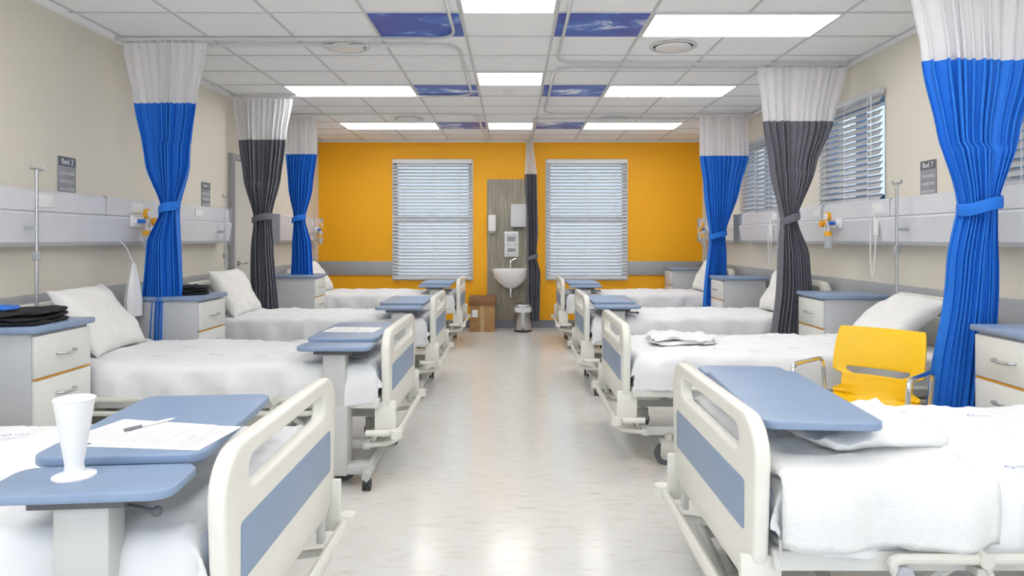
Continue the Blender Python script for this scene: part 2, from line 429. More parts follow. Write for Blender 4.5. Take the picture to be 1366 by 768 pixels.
# ---- curtain tracks
TZ = H-0.022
def track(pts, lab):
    r = root('curtain_track', lab, 'curtain track', (0, 0, 0), 0, 'ceiling curtain tracks')
    bm = bmesh.new(); tube(bm, [(x, y, TZ) for x, y in pts], 0.011, 8, fillet=0.22, fs=8); obj('rail', bm, M['tbar'], r)
    for a, b in zip(pts[:-1], pts[1:]):
        a = Vector(a); b = Vector(b); n = max(1, int((b-a).length/0.9))
        for i in range(n):
            p = a.lerp(b, (i+0.5)/n); bm = bmesh.new(); cyl(bm, (p.x, p.y, TZ), (p.x, p.y, H-0.004), 0.006, seg=8); obj('track_hanger', bm, M['tbar'], r)
tl = 'grey metal curtain track with rounded corner on ceiling'
track([(-2.77, 4.75), (-0.40, 4.75), (-0.40, 2.75), (-2.77, 2.75)], tl)
track([(-2.77, 6.65), (-0.40, 6.65), (-0.40, 4.90), (-2.77, 4.90)], tl)
track([(-2.77, 7.62), (-0.40, 7.62), (-0.40, 9.70)], tl)
track([(2.68, 5.42), (0.34, 5.42), (0.34, 3.34), (2.68, 3.34)], tl)
track([(2.68, 7.60), (0.34, 7.60), (0.34, 5.55), (2.68, 5.55)], tl)
track([(0.24, 9.70), (0.24, 7.9), (2.68, 7.9)], tl)

# ---- curtains
def interp(tab, z):
    if z >= tab[0][0]: return tab[0][1:]
    for a, b in zip(tab[:-1], tab[1:]):
        if b[0] <= z <= a[0]:
            t = (a[0]-z)/(a[0]-b[0]); t = t*t*(3-2*t)*0.5+t*0.5
            return tuple(p+(q-p)*t for p, q in zip(a[1:], b[1:]))
    return tab[-1][1:]
def curtain(label, loc, tab, zs, zb, ztie, m, seed, n=11, tiem=None):
    r = root('privacy_curtain', label, 'curtain', (loc[0], loc[1], 0), 0, 'bed privacy curtains')
    zt = TZ-0.03
    def grid(za, zc, nz, hem=False):
        bm = bmesh.new(); NU = 150; rows = []
        for j in range(nz+1):
            z = za+(zc-za)*j/nz
            w, dp, xo = interp(tab, z)
            row = []
            for i in range(NU+1):
                u = i/NU; ns = noise.noise((u*6+seed, seed*1.7, z*0.35))
                ph = 2*pi*n*(u+0.018*sin(9*u+seed)+0.012*sin(23*u))+1.3*noise.noise((seed, u*3, z*0.9))
                amp = dp*(0.65+0.8*ns)
                x = xo+w*(u-0.5)+0.25*dp*sin(2*ph)*min(1, w/0.5)+0.014*noise.noise((seed+5, z*2.2, u*2))
                y = amp*sin(ph)-dp*0.9*(1-(2*u-1)**2)*(1 if w < 0.35 else 0.3)
                zz = z
                if hem and j == nz: zz += 0.006*sin(ph)
                row.append(bm.verts.new((x, y, zz)))
            rows.append(row)
        for j in range(nz):
            for i in range(NU):
                bm.faces.new((rows[j][i], rows[j][i+1], rows[j+1][i+1], rows[j+1][i]))
        return bm
    o = obj('mesh_header', grid(zt, zs, 16), M['header'], r, angle=180)
    o = obj('curtain_body', grid(zs, zb, 60, True), m, r, angle=180)
    if ztie:
        w, dp, xo = interp(tab, ztie); bm = bmesh.new(); seg = 28; rs = []
        for zz, k in ((0.03, 1.0), (0.018, 1.05), (-0.018, 1.05), (-0.03, 1.0)):
            rs.append([bm.verts.new((xo+(w*0.53*k+0.006)*cos(2*pi*q/seg), -dp*0.5+(dp*1.35*k+0.018)*sin(2*pi*q/seg), ztie+zz+0.022*cos(2*pi*q/seg)+0.004*sin(3*2*pi*q/seg))) for q in range(seg)])
        for i in range(3):
            for q in range(seg): bm.faces.new((rs[i][q], rs[i][(q+1) % seg], rs[i+1][(q+1) % seg], rs[i+1][q]))
        obj('tie_band', bm, tiem or m, r)
    w, dp, xo = interp(tab, zt)
    for i in range(n):
        bm = bmesh.new(); x = xo+w*((i+0.5)/n-0.5); tube(bm, [(x, 0, zt-0.012), (x, 0, TZ-0.008)], 0.003, 6); obj('glide_hook', bm, M['white'], r)
    return r
bl = 'bright blue curtain with white mesh header, tied at middle'
gl = 'charcoal grey curtain with white mesh header, tied at middle'
curtain(bl, (-2.43, 4.75), [(2.64, 0.60, 0.035, 0.0), (2.22, 0.45, 0.045, 0.01), (1.80, 0.31, 0.05, 0.03), (1.49, 0.11, 0.045, 0.045), (1.25, 0.22, 0.05, 0.0), (0.3, 0.36, 0.05, -0.02)], 2.22, 0.28, 1.49, M['blue'], 1.3)
curtain(gl, (-2.44, 6.65), [(2.64, 0.57, 0.035, 0.0), (2.24, 0.46, 0.045, 0.0), (1.85, 0.36, 0.05, 0.0), (1.48, 0.17, 0.045, 0.0), (1.20, 0.22, 0.05, 0.0), (0.3, 0.30, 0.05, 0.02)], 2.24, 0.28, 1.48, M['cgrey'], 4.1)
curtain(bl, (-2.37, 7.62), [(2.64, 0.38, 0.035, 0.0), (2.22, 0.36, 0.045, 0.0), (1.85, 0.28, 0.05, -0.01), (1.50, 0.13, 0.045, -0.02), (1.20, 0.22, 0.05, 0.0), (0.3, 0.34, 0.05, 0.01)], 2.22, 0.28, 1.50, M['blue'], 7.7, n=9)
curtain(bl, (2.27, 3.34), [(2.64, 0.74, 0.035, 0.02), (2.15, 0.57, 0.05, 0.02), (1.80, 0.38, 0.05, 0.0), (1.44, 0.17, 0.05, -0.005), (1.15, 0.22, 0.05, -0.03), (0.3, 0.30, 0.05, -0.10)], 2.15, 0.28, 1.44, M['blue'], 9.2, n=12)
curtain(gl, (2.27, 5.42), [(2.64, 0.72, 0.035, 0.03), (2.21, 0.55, 0.045, 0.0), (1.85, 0.36, 0.05, -0.04), (1.44, 0.12, 0.045, -0.08), (1.15, 0.24, 0.05, -0.04), (0.3, 0.32, 0.05, -0.06)], 2.21, 0.28, 1.44, M['cgrey'], 12.6)
curtain(bl, (2.34, 7.60), [(2.64, 0.54, 0.035, 0.0), (2.2, 0.53, 0.045, 0.0), (1.85, 0.40, 0.05, -0.02), (1.32, 0.17, 0.045, -0.07), (1.10, 0.20, 0.05, -0.07), (0.3, 0.26, 0.05, -0.12)], 2.2, 0.28, 1.32, M['blue'], 15.5)
curtain('narrow charcoal grey curtain with white header beside washbasin', (0.24, 9.45), [(2.64, 0.10, 0.03, -0.02), (2.15, 0.17, 0.035, 0.0), (1.4, 0.17, 0.04, 0.02), (1.02, 0.13, 0.035, 0.02), (0.8, 0.19, 0.04, 0.04), (0.1, 0.19, 0.04, 0.03)], 2.17, 0.14, 1.02, M['cgrey'], 21.0, n=5)

# ================================================================ BEDS
def end_panel(parent, name, x, zt, sub):
    outer = rrect(-0.47, 0.47, 0.33, zt, 0.11, 10)
    outer = [(u*(0.93+0.07*min(1, (v-0.33)/0.25)), v) for u, v in outer]
    hole = rrect(-0.33, 0.33, zt-0.125, zt-0.050, 0.036, 6)
    bm = plate_mesh([outer, hole[::-1]], 0.045, 0.012, Matrix.Translation((x, 0, 0)) @ YZ)
    p = obj(name, bm, M['cream'], parent, angle=50)
    o2 = rrect(-0.385, 0.385, 0.475, 0.615, 0.012, 3)
    for s in (-1, 1):
        bm = plate_mesh([o2], 0.004, 0.001, Matrix.Translation((x+s*0.0235, 0, 0)) @ YZ)
        obj(sub, bm, M['inset'], p, label='blue grey inset strip')
    return p

def build_bed(label):
    b = root('hospital_bed', label, 'bed', (0, 0, 0), 0, 'ward hospital beds')
    end_panel(b, 'footboard', 0.0, 0.80, 'inset_panel')
    end_panel(b, 'headboard', 2.0, 0.92, 'inset_panel')
    bm = bmesh.new()
    for s in (-1, 1):
        box(bm, 0.03, 1.97, s*0.45-0.018, s*0.45+0.018, 0.40, 0.455, 0.006)
        box(bm, 0.10, 1.9, s*0.33-0.02, s*0.33+0.02, 0.155, 0.205, 0.006)
        for xa, xb in ((0.35, 0.62), (1.65, 1.38)):
            tube(bm, [(xa, s*0.33, 0.19), (xb, s*0.36, 0.41)], 0.018, 8)
        box(bm, -0.012, 0.012, s*0.36-0.02, s*0.36+0.02, 0.24, 0.36, 0.004)
    for x in (0.05, 0.7, 1.3, 1.95): box(bm, x-0.02, x+0.02, -0.44, 0.44, 0.405, 0.45, 0.004)
    for x in (0.12, 0.62, 1.38, 1.88): box(bm, x-0.02, x+0.02, -0.38, 0.38, 0.16, 0.20, 0.004)
    box(bm, 0.05, 1.95, -0.43, 0.43, 0.452, 0.468, 0.003)
    box(bm, 0.75, 1.2, -0.12, 0.12, 0.27, 0.36, 0.01)
    cyl(bm, (0.5, 0.05, 0.3), (0.8, 0.05, 0.32), 0.03)
    obj('bed_frame', bm, M['frame'], b)
    bm = bmesh.new()
    tube(bm, [(0.10, -0.46, 0.27), (-0.06, -0.46, 0.27), (-0.06, 0.46, 0.27), (0.10, 0.46, 0.27)], 0.017, 10, fillet=0.05)
    tube(bm, [(0.12, -0.38, 0.18), (-0.03, -0.38, 0.20), (-0.03, 0.38, 0.20), (0.12, 0.38, 0.18)], 0.014, 8, fillet=0.05)
    for s in (-1, 1):
        cyl(bm, (-0.06, s*0.475, 0.25), (-0.06, s*0.475, 0.29), 0.032)
        box(bm, -0.05, 0.06, s*0.43-0.012, s*0.43+0.012, 0.25, 0.43, 0.004)
    obj('end_bumper', bm, M['cream'], b)
    bm = bmesh.new(); box(bm, 0.035, 1.965, -0.44, 0.44, 0.47, 0.60, 0.035, 3); obj('mattress', bm, M['mattress'], b)
    for s in (-1, 1):
        bm = bmesh.new(); y = s*0.515
        tube(bm, [(0.30, y, 0.455), (1.75, y, 0.455), (1.80, y, 0.385), (0.35, y, 0.385)], 0.014, 10, closed=True, fillet=0.05)
        for x in (0.55, 1.05, 1.5):
            tube(bm, [(x, y, 0.455), (x+0.03, y, 0.385)], 0.009, 8)
            cyl(bm, (x, y-s*0.02, 0.455), (x, y+s*0.016, 0.455), 0.02)
            box(bm, x-0.015, x+0.015, min(s*0.465, y), max(s*0.465, y), 0.405, 0.43, 0.004)
        sr = obj('side_rail', bm, M['tube'], b)
        for x in (0.34, 1.72): 
            bm = bmesh.new()
            cyl(bm, (x, y-0.019, 0.42), (x, y+0.019, 0.42), 0.022)
            obj('rail_latch', bm, M['trunk2'], sr)
    for x in (0.25, 1.75):
        for s in (-1, 1):
            y = s*0.38
            bm = bmesh.new()
            cyl(bm, (x, y, 0.13), (x, y, 0.17), 0.022); box(bm, x-0.05, x+0.03, y-0.028, y-0.022, 0.055, 0.14, 0.002); box(bm, x-0.05, x+0.03, y+0.022, y+0.028, 0.055, 0.14, 0.002)
            box(bm, x-0.05, x+0.03, y-0.028, y+0.028, 0.128, 0.138, 0.002)
            c = obj('caster', bm, M['tube'], b)
            bm = bmesh.new(); cyl(bm, (x-0.02, y-0.018, 0.06), (x-0.02, y+0.018, 0.06), 0.06, seg=24); obj('wheel', bm, M['dark'], c)
            bm = bmesh.new(); cyl(bm, (x-0.02, y-0.0205, 0.06), (x-0.02, y+0.0205, 0.06), 0.03, seg=20); obj('hub', bm, M['tablecol'], c)
    return b
blab = 'cream hospital bed with blue striped end panel and white sheet'
bed0 = build_bed(blab)
bed0.location = (0.66, 2.27, 0)
RB = [(0.66, 2.27), (0.63, 4.25), (0.61, 6.1), (0.58, 8.45)]
LB = [(-0.66, 1.98), (-0.665, 4.0), (-0.66, 6.0), (-0.65, 8.45)]
for x, y in RB[1:]: dup(bed0, (x, y, 0), 0)
for x, y in LB: dup(bed0, (x, y, 0), pi)

# ---- sheets
def sheet_bm(a, b, drop, ztop, seed, r=0.045, wr=0.006, flare=0.012, na=None, dropx=None, hem=0.025):
    bm = bmesh.new(); dx_ = dropx if dropx is not None else drop
    NU, NV = int((a+dx_)*2/0.020), int((b+drop)*2/0.018)
    rows = []
    for i in range(NU+1):
        u = -(a+dx_)+2*(a+dx_)*i/NU; row = []
        for j in range(NV+1):
            v = -(b+drop)+2*(b+drop)*j/NV
            def fold(t, h):
                e = abs(t)-(h-r)
                if e <= 0: return t, 0.0, 0.0
                q = r*pi/2; sg = 1 if t > 0 else -1
                if e < q: return sg*(h-r+r*sin(e/r)), r*(1-cos(e/r)), e
                return sg*h, r+(e-q), e
            x, dzx, ex = fold(u, a); y, dzy, ey = fold(v, b)
            dn = max(dzx, dzy); mn = min(dzx, dzy)
            z = ztop-dn
            n1 = noise.noise((u*3+seed, v*3, seed)); n2 = noise.noise((u*8+seed, v*9, seed*2)); n3 = noise.noise((u*2.2+v*5+seed, v*2-u*3, 4.0))
            n4 = noise.noise((u*6-v*3+seed, v*1.5+seed, 9.0)); n5 = noise.noise((u*1.5+v*7, v*4+seed, 2.0))
            cr = max(0, 0.16-abs(n3))/0.16
            cr2 = max(0, 0.10-abs(n4))/0.10
            cr3 = max(0, 0.08-abs(n5))/0.08
            z += wr*(n1+0.5*n2)+wr*0.9*cr+wr*0.6*cr2+wr*0.5*cr3
            if dn > 0.02:
                k = min(1, (dn-0.02)/0.08)
                if dzy >= dzx:
                    s = 1 if v > 0 else -1
                    y += s*k*(flare*(0.6+sin(u*19+seed*3+2*n1)+0.7*sin(u*43+seed)*0.5)+0.004)
                    z += k*hem*(noise.noise((u*4+seed, s, 0)))
                if dzx > dzy:
                    s = 1 if u > 0 else -1
                    x += s*k*flare*(0.5+sin(v*23+seed*2))
                x += (1 if u > 0 else -1)*mn*0.12; y += (1 if v > 0 else -1)*mn*0.12
            row.append(bm.verts.new((x, y, z)))
        rows.append(row)
    for i in range(NU):
        for j in range(NV):
            bm.faces.new((rows[i][j], rows[i+1][j], rows[i+1][j+1], rows[i][j+1]))
    return bm
def logo(parent, pts, z):
    for (x, y, rz) in pts:
        bm = bmesh.new()
        t = bmesh.new()
        R, r2 = 0.013, 0.008
        for k in range(20):
            a0 = 2*pi*k/20; a1 = 2*pi*(k+1)/20
            vs = [t.verts.new((q*cos(a), q*sin(a), 0)) for q, a in ((r2, a0), (R, a0), (R, a1), (r2, a1))]; t.faces.new(vs)
        for dx, w in ((0.022, 0.008), (0.034, 0.006), (0.043, 0.009), (0.056, 0.007)):
            vs = [t.verts.new(p) for p in ((dx, -0.004, 0), (dx+w, -0.004, 0), (dx+w, 0.004, 0), (dx, 0.004, 0))]; t.faces.new(vs)
        merge(bm, t, Matrix.Translation((x, y, z)) @ Matrix.Rotation(rz, 4, 'Z'))
        obj('printed_emblem', bm, M['inkblue'], parent, smooth=False, label='small blue printed emblem')
sl = 'white cotton sheet draped over hospital mattress'
for i, ((x, y), sgn) in enumerate([(p, 1) for p in RB]+[(p, -1) for p in LB]):
    bm = sheet_bm(0.945, 0.455, 0.17, 0.620, 3.1+i*2.7, dropx=0.10, wr=0.011, hem=0.04, flare=0.016)
    s = root('bed_sheet', sl, 'bed sheet', (x+sgn*0.995, y, 0), 0 if sgn > 0 else pi, 'white bed sheets')
    obj('sheet_cloth', bm, M['sheet'], s, angle=180)
    if i in (0, 1, 4, 5):
        pts = []
        for q in range(9):
            pts.append((-0.45+0.24*(q % 5)+0.05*sin(q*5), -0.30+0.27*(q//3)+0.05*cos(q*3), (0.2*sin(q*7))+(pi if sgn < 0 else 0)))
        logo(s, pts, 0.637)

# ---- pillows
def pillow_bm(L=0.62, W=0.42, Tt=0.13, seed=0):
    bm = bmesh.new(); n = 34
    def f(u, v): return max(0, (1-abs(u)**3.2))**0.55*max(0, (1-abs(v)**3.2))**0.55
    for sgn in (1, -1):
        g = []
        for i in range(n+1):
            row = []
            for j in range(n+1):
                u = -1+2*i/n; v = -1+2*j/n
                pin = 1-0.07*(1-abs(v)**2)*(abs(u) ** 6); pin2 = 1-0.09*(1-abs(u)**2)*(abs(v)**6)
                n3 = noise.noise((u*2.2+v+seed, v*1.6-u, sgn)); cr = max(0, 0.14-abs(n3))/0.14
                z = sgn*Tt/2*f(u, v)*(1+0.28*noise.noise((u*2+seed, v*2, sgn))-0.12*cr)+0.012*noise.noise((u*3, v*3, seed))
                row.append(bm.verts.new((u*L/2*pin, v*W/2*pin2, z)))
            g.append(row)
        for i in range(n):
            for j in range(n):
                q = (g[i][j], g[i+1][j], g[i+1][j+1], g[i][j+1]); bm.faces.new(q if sgn > 0 else q[::-1])
    bmesh.ops.remove_doubles(bm, verts=bm.verts, dist=0.0008)
    return bm
def pillow(loc, rot, lab, seed, L=0.66, W=0.46, Tt=0.15):
    o = obj('pillow', pillow_bm(L, W, Tt, seed), M['pillow'], angle=180); o.location = loc; o.rotation_euler = rot
    tag(o, lab, 'pillow', 'white bed pillows'); return o
pl = 'plump white pillow leaning against headboard'
def lean(x, y, side, tilt, seed, tw=0.0, z=0.80, L=0.62):
    m = Matrix.Rotation(tw, 4, 'Z') @ Matrix.Rotation(-side*radians(tilt), 4, 'Y') @ Matrix.Rotation(radians(90), 4, 'Z')
    e = m.to_euler(); return pillow((x, y, z), e, pl, seed, L=L)
lean(-2.44, 4.02, -1, 54, 1, 0.1, 0.81)
lean(-2.44, 6.0, -1, 60, 2, 0.0, 0.81)
lean(-2.44, 8.45, -1, 55, 3, 0, 0.81)
lean(2.36, 4.25, 1, 38, 4, -0.1, 0.775)
lean(2.42, 6.12, 1, 62, 5, 0, 0.82)
lean(2.40, 8.45, 1, 62, 6, 0, 0.83)
lean(2.42, 2.27, 1, 45, 7, 0, 0.80)
lean(-2.42, 1.98, -1, 45, 8, 0, 0.80)

bm = sheet_bm(0.29, 0.475, 0.165, 0.654, 31.0, r=0.05, wr=0.013, flare=0.018, dropx=0.0, hem=0.03)
o = obj('cotton_blanket', bm, M['blanket'], angle=180); o.location = (0.99, 2.27, 0)
md = o.modifiers.new('thick', 'SOLIDIFY'); md.thickness = 0.008; md.offset = 1
tag(o, 'white cellular blanket folded across foot of bed', 'blanket')
def folded(name, loc, sx, sy, h, layers, m, lab, cat, rz=0, seed=0, soft=1.0, k6=6):
    bm = bmesh.new()
    for i in range(layers):
        t = bmesh.new(); bmesh.ops.create_cube(t, size=1); bmesh.ops.subdivide_edges(t, edges=list(t.edges), cuts=9, use_grid_fill=True)
        th = h/layers
        for v in t.verts:
            q = v.co.copy()
            e = 1-0.14*(abs(q.z*2))**2.5
            k = 1-0.12*(abs(q.x*2)**4*abs(q.y*2)**4)
            jit = noise.noise((q.x*3+seed+i, q.y*3, q.z))+0.5*noise.noise((q.x*8+seed, q.y*8, i+q.z))
            v.co = Vector((q.x*sx*e*k*(1-0.03*i)+0.014*soft*jit, q.y*sy*e*k*(1-0.04*i)+0.014*soft*jit, max(0.0005, (q.z+0.5+i)*th*0.99+0.35*soft*th*jit*(0.3+i+q.z+0.5)/layers*(1.6))))
        merge(bm, t)
    o = obj(name, bm, m, angle=60); o.location = loc; o.rotation_euler = (0, 0, rz); tag(o, lab, cat); return o
folded('folded_blanket', (1.08, 2.16, 0.668), 0.42, 0.40, 0.055, 1, M['blanket'], 'folded white blanket lying on bed under tray table', 'blanket', 0.05, 3, 1.0)
folded('folded_towel', (1.05, 4.30, 0.630), 0.40, 0.30, 0.045, 2, M['blanket'], 'crumpled white linen lying folded on the bed', 'linen', 0.15, 8, 2.0)

# ================================================================ OVERBED TABLES
def build_table(z, lab, L=0.80, w=0.20):
    r = root('overbed_table', lab, 'overbed table', (0, 0, 0), 0, 'overbed tables')
    bm = plate_mesh([rrect(-w, w, 0.165, L, 0.045)], 0.025, 0.006, Matrix.Translation((0, 0, z-0.0125))); obj('main_top', bm, M['table'], r, angle=50)
    bm = plate_mesh([rrect(-w, w, -0.03, 0.157, 0.045)], 0.022, 0.006, Matrix.Translation((0, 0, z-0.030))); obj('side_top', bm, M['table'], r, angle=50)
    bm = bmesh.new()
    box(bm, -0.06, 0.06, 0.01, 0.09, 0.36, z-0.06, 0.012); box(bm, -0.075, 0.075, -0.01, 0.11, 0.06, 0.42, 0.015)
    obj('column', bm, M['tablecol'], r)
    bm = bmesh.new(); box(bm, -0.10, 0.10, -0.01, 0.5, z-0.060, z-0.042, 0.004); box(bm, -0.02, 0.02, 0.45, 0.5, z-0.05, z-0.026, 0.003); obj('top_bracket', bm, M['dark'], r)
    bm = bmesh.new(); tube(bm, [(0.07, 0.04, z-0.07), (0.15, 0.01, z-0.075)], 0.006, 8); sph(bm, (0.16, 0.007, z-0.075), 0.012, 10); obj('height_lever', bm, M['dark'], r)
    bm = bmesh.new()
    box(bm, -0.20, 0.20, 0.0, 0.09, 0.065, 0.12, 0.012)
    for s in (-1, 1):
        tube(bm, [(s*0.18, -0.06, 0.075), (s*0.18, 0.02, 0.10), (s*0.18, 0.3, 0.105), (s*0.18, 0.78, 0.075)], 0.023, 10, fillet=0.06)
    obj('base', bm, M['tablecol'], r)
    for s in (-1, 1):
        for y in (-0.04, 0.75):
            bm = bmesh.new(); x = s*0.18
            cyl(bm, (x, y, 0.045), (x, y, 0.07), 0.012, seg=10); c = obj('caster', bm, M['steel'], r)
            for q in (-0.012, 0.012):
                bm = bmesh.new(); cyl(bm, (x+q-0.007, y+0.01, 0.03), (x+q+0.007, y+0.01, 0.03), 0.03, seg=18)
                obj('wheel', bm, M['black'], c)
    return r
tlab = 'blue topped overbed table on grey wheeled stand'
t1 = build_table(0.765, tlab+' holding papers and beaker'); t1.location = (-0.93, 1.455, 0); t1.rotation_euler = (0, 0, radians(5))
t2 = build_table(0.765, tlab+' across foot of bed', 0.93, 0.170); t2.location = (0.940, 2.84, 0); t2.rotation_euler = (0, 0, pi-radians(4))
t3 = build_table(0.745, tlab+' holding papers', 0.86, 0.19); t3.location = (-0.925, 3.50, 0)
t4 = dup(t3, (-0.93, 5.50, 0), 0, tlab+' across foot of bed')
t5 = dup(t3, (-0.93, 8.0, 0), 0, tlab+' across foot of bed')
t6 = dup(t3, (0.86, 5.60, 0), 0, tlab+' across foot of bed')
t7 = dup(t3, (0.85, 7.98, 0), 0, tlab+' across foot of bed')

def paper(loc, rz, lab, name='paper_sheet'):
    r = root(name, lab, 'paper', loc, rz)
    bm = bmesh.new(); box(bm, -0.105, 0.105, -0.148, 0.148, 0, 0.0012); obj('page', bm, M['paper'], r, smooth=False)
    bm = bmesh.new(); rr = random.Random(int(loc[1]*100))
    for i in range(24):
        y = 0.125-i*0.0108; w = rr.uniform(0.05, 0.17)
        if i % 6 == 5: continue
        box(bm, -0.085, -0.085+w, y, y+0.0016, 0.0012, 0.0015)
    obj('printed_text_lines', bm, M['ink'], r, smooth=False)
paper((-0.90, 1.775, 0.7655), radians(84), 'white printed form lying on tray table')
paper((-0.98, 1.80, 0.7672), radians(78), 'white printed form lying on tray table')
paper((-0.94, 4.00, 0.7455), radians(85), 'white printed form lying on tray table')
r = root('pen', 'white ballpoint pen with dark cap on papers', 'pen', (-0.99, 1.87, 0.773), 1.0)
bm = bmesh.new(); cyl(bm, (-0.06, 0, 0), (0.05, 0, 0), 0.004, seg=10); cyl(bm, (0.05, 0, 0), (0.065, 0, 0), 0.004, 0.001, seg=10); obj('barrel', bm, M['white'], r)
bm = bmesh.new(); cyl(bm, (-0.075, 0, 0), (-0.03, 0, 0), 0.0048, seg=10); obj('pen_cap', bm, M['ink'], r)
r = root('tapered_beaker', 'tall tapered white plastic beaker on round foot', 'beaker', (-0.985, 1.53, 0.7465))
bm = bmesh.new(); lathe(bm, [(0.044, 0), (0.044, 0.004), (0.024, 0.010), (0.020, 0.016), (0.019, 0.03), (0.030, 0.10), (0.041, 0.174), (0.038, 0.174), (0.028, 0.10), (0.017, 0.03), (0.001, 0.028)])
obj('beaker_body', bm, M['white'], r)
bm = bmesh.new(); lathe(bm, [(0.0405, 0.172), (0.043, 0.174), (0.0405, 0.177), (0.038, 0.174)]); obj('rim', bm, M['white'], r)

# ================================================================ BEDSIDE CABINETS
def build_cab(lab):
    r = root('bedside_cabinet', lab, 'bedside cabinet', (0, 0, 0), 0, 'bedside cabinets')
    bm = bmesh.new(); box(bm, 0.0, 0.43, -0.205, 0.205, 0.075, 0.85, 0.006); obj('cabinet_body', bm, M['cab'], r)
    bm = bmesh.new(); box(bm, -0.03, 0.445, -0.225, 0.225, 0.85, 0.88, 0.008); obj('cabinet_top', bm, M['table'], r)
    for z0, z1, nm in ((0.645, 0.838, 'drawer'), (0.09, 0.635, 'cabinet_door')):
        bm = bmesh.new(); box(bm, -0.02, 0.0, -0.20, 0.20, z0, z1, 0.005); p = obj(nm, bm, M['drawer'], r)
        zz = (z0+z1)/2 if nm == 'drawer' else z1-0.08
        bm = bmesh.new(); tube(bm, [(-0.02, -0.06, zz), (-0.045, -0.055, zz), (-0.048, 0, zz-0.004), (-0.045, 0.055, zz), (-0.02, 0.06, zz)], 0.007, 8, fillet=0.015)
        obj('handle', bm, M['steel'], p)
    bm = bmesh.new(); box(bm, -0.0205, -0.004, -0.20, 0.20, 0.638, 0.642); obj('edge_strip', bm, M['valve'], r, smooth=False)
    for x in (0.05, 0.38):
        for y in (-0.16, 0.16):
            bm = bmesh.new(); cyl(bm, (x, y, 0.05), (x, y, 0.08), 0.012, seg=10); c = obj('caster', bm, M['steel'], r)
            bm = bmesh.new(); cyl(bm, (x, y-0.012, 0.028), (x, y+0.012, 0.028), 0.028, seg=16); obj('wheel', bm, M['black'], c)
    return r
cl = 'grey bedside cabinet with blue top and white drawer fronts'
c0 = build_cab(cl); c0.location = (2.17, 2.98, 0)
for p in ((2.20, 5.02), (2.17, 7.23), (2.15, 9.42)): dup(c0, (p[0], p[1], 0), 0)
for p in ((-2.17, 3.27), (-2.17, 4.89), (-2.17, 7.60)): dup(c0, (p[0], p[1], 0), pi)

folded('folded_clothes', (-2.36, 3.24, 0.881), 0.36, 0.36, 0.06, 3, M['blackcloth'], 'folded black clothes on bedside cabinet', 'clothes', 0.15, 5, 1.3)
folded('blue_cloth', (-2.40, 3.20, 0.945), 0.13, 0.10, 0.018, 1, M['bluep'], 'small bright blue folded cloth on black clothes', 'cloth', 0.3, 6)
folded('folded_clothes', (-2.35, 4.89, 0.881), 0.30, 0.26, 0.06, 3, M['blackcloth'], 'folded black clothes on bedside cabinet', 'clothes', 0.5, 9, 1.6)

# ================================================================ TRUNKING
def trunking(side, y0, y1, lab):
    x = XL if side < 0 else XR; s = 1 if side < 0 else -1
    r = root('bedhead_service_unit', lab, 'wall service unit', (x, (y0+y1)/2, 0), 0, 'wall service units')
    h = (y1-y0)/2
    def prof(pts):
        bm = bmesh.new(); A = [bm.verts.new((s*d, -h, z)) for d, z in pts]; B = [bm.verts.new((s*d, h, z)) for d, z in pts]
        n = len(pts)
        for i in range(n): bm.faces.new((A[i], A[(i+1) % n], B[(i+1) % n], B[i]))
        bm.faces.new(A[::-1]); bm.faces.new(B); return bm
    obj('upper_housing', prof([(0.001, 1.435), (0.001, 1.56), (0.095, 1.56), (0.12, 1.545), (0.125, 1.435)]), M['trunk'], r, smooth=False)
    obj('lower_channel', prof([(0.001, 1.235), (0.001, 1.43), (0.135, 1.43), (0.150, 1.415), (0.125, 1.26), (0.10, 1.235)]), M['trunk'], r, smooth=False)
    n = int(2*h/0.9)
    bm = bmesh.new(); box(bm, min(s*0.001, s*0.118), max(s*0.001, s*0.118), -h, h, 1.43, 1.435); obj('groove', bm, M['trunk2'], r, smooth=False)
    for i in range(1, n):
        bm = bmesh.new()
        yy = -h+2*h*i/n; box(bm, min(0, s*0.127), max(0, s*0.127), yy-0.003, yy+0.003, 1.437, 1.559)
        obj('joint_seam', bm, M['trunk2'], r, smooth=False)
    for e in (-h-0.004, h):
        bm = bmesh.new()
        box(bm, min(s*0.001, s*0.148), max(s*0.001, s*0.148), e, e+0.004, 1.235, 1.56)
        obj('end_cap', bm, M['trunk2'], r, smooth=False)
    yy = -h+0.45
    while yy < h-0.2:
        bm = bmesh.new()
        box(bm, min(s*0.12, s*0.131), max(s*0.12, s*0.131), yy-0.07, yy+0.07, 1.46, 1.53, 0.003); yy += 0.95
        obj('socket_plate', bm, M['white'], r, label='white electrical socket plate')
tk = 'light grey wall trunking with sockets and gas outlets'
trunking(-1, 0.6, 6.42, tk); trunking(-1, 7.75, 9.5, tk)
trunking(1, 0.6, 7.75, tk); trunking(1, 7.95, 9.5, tk)

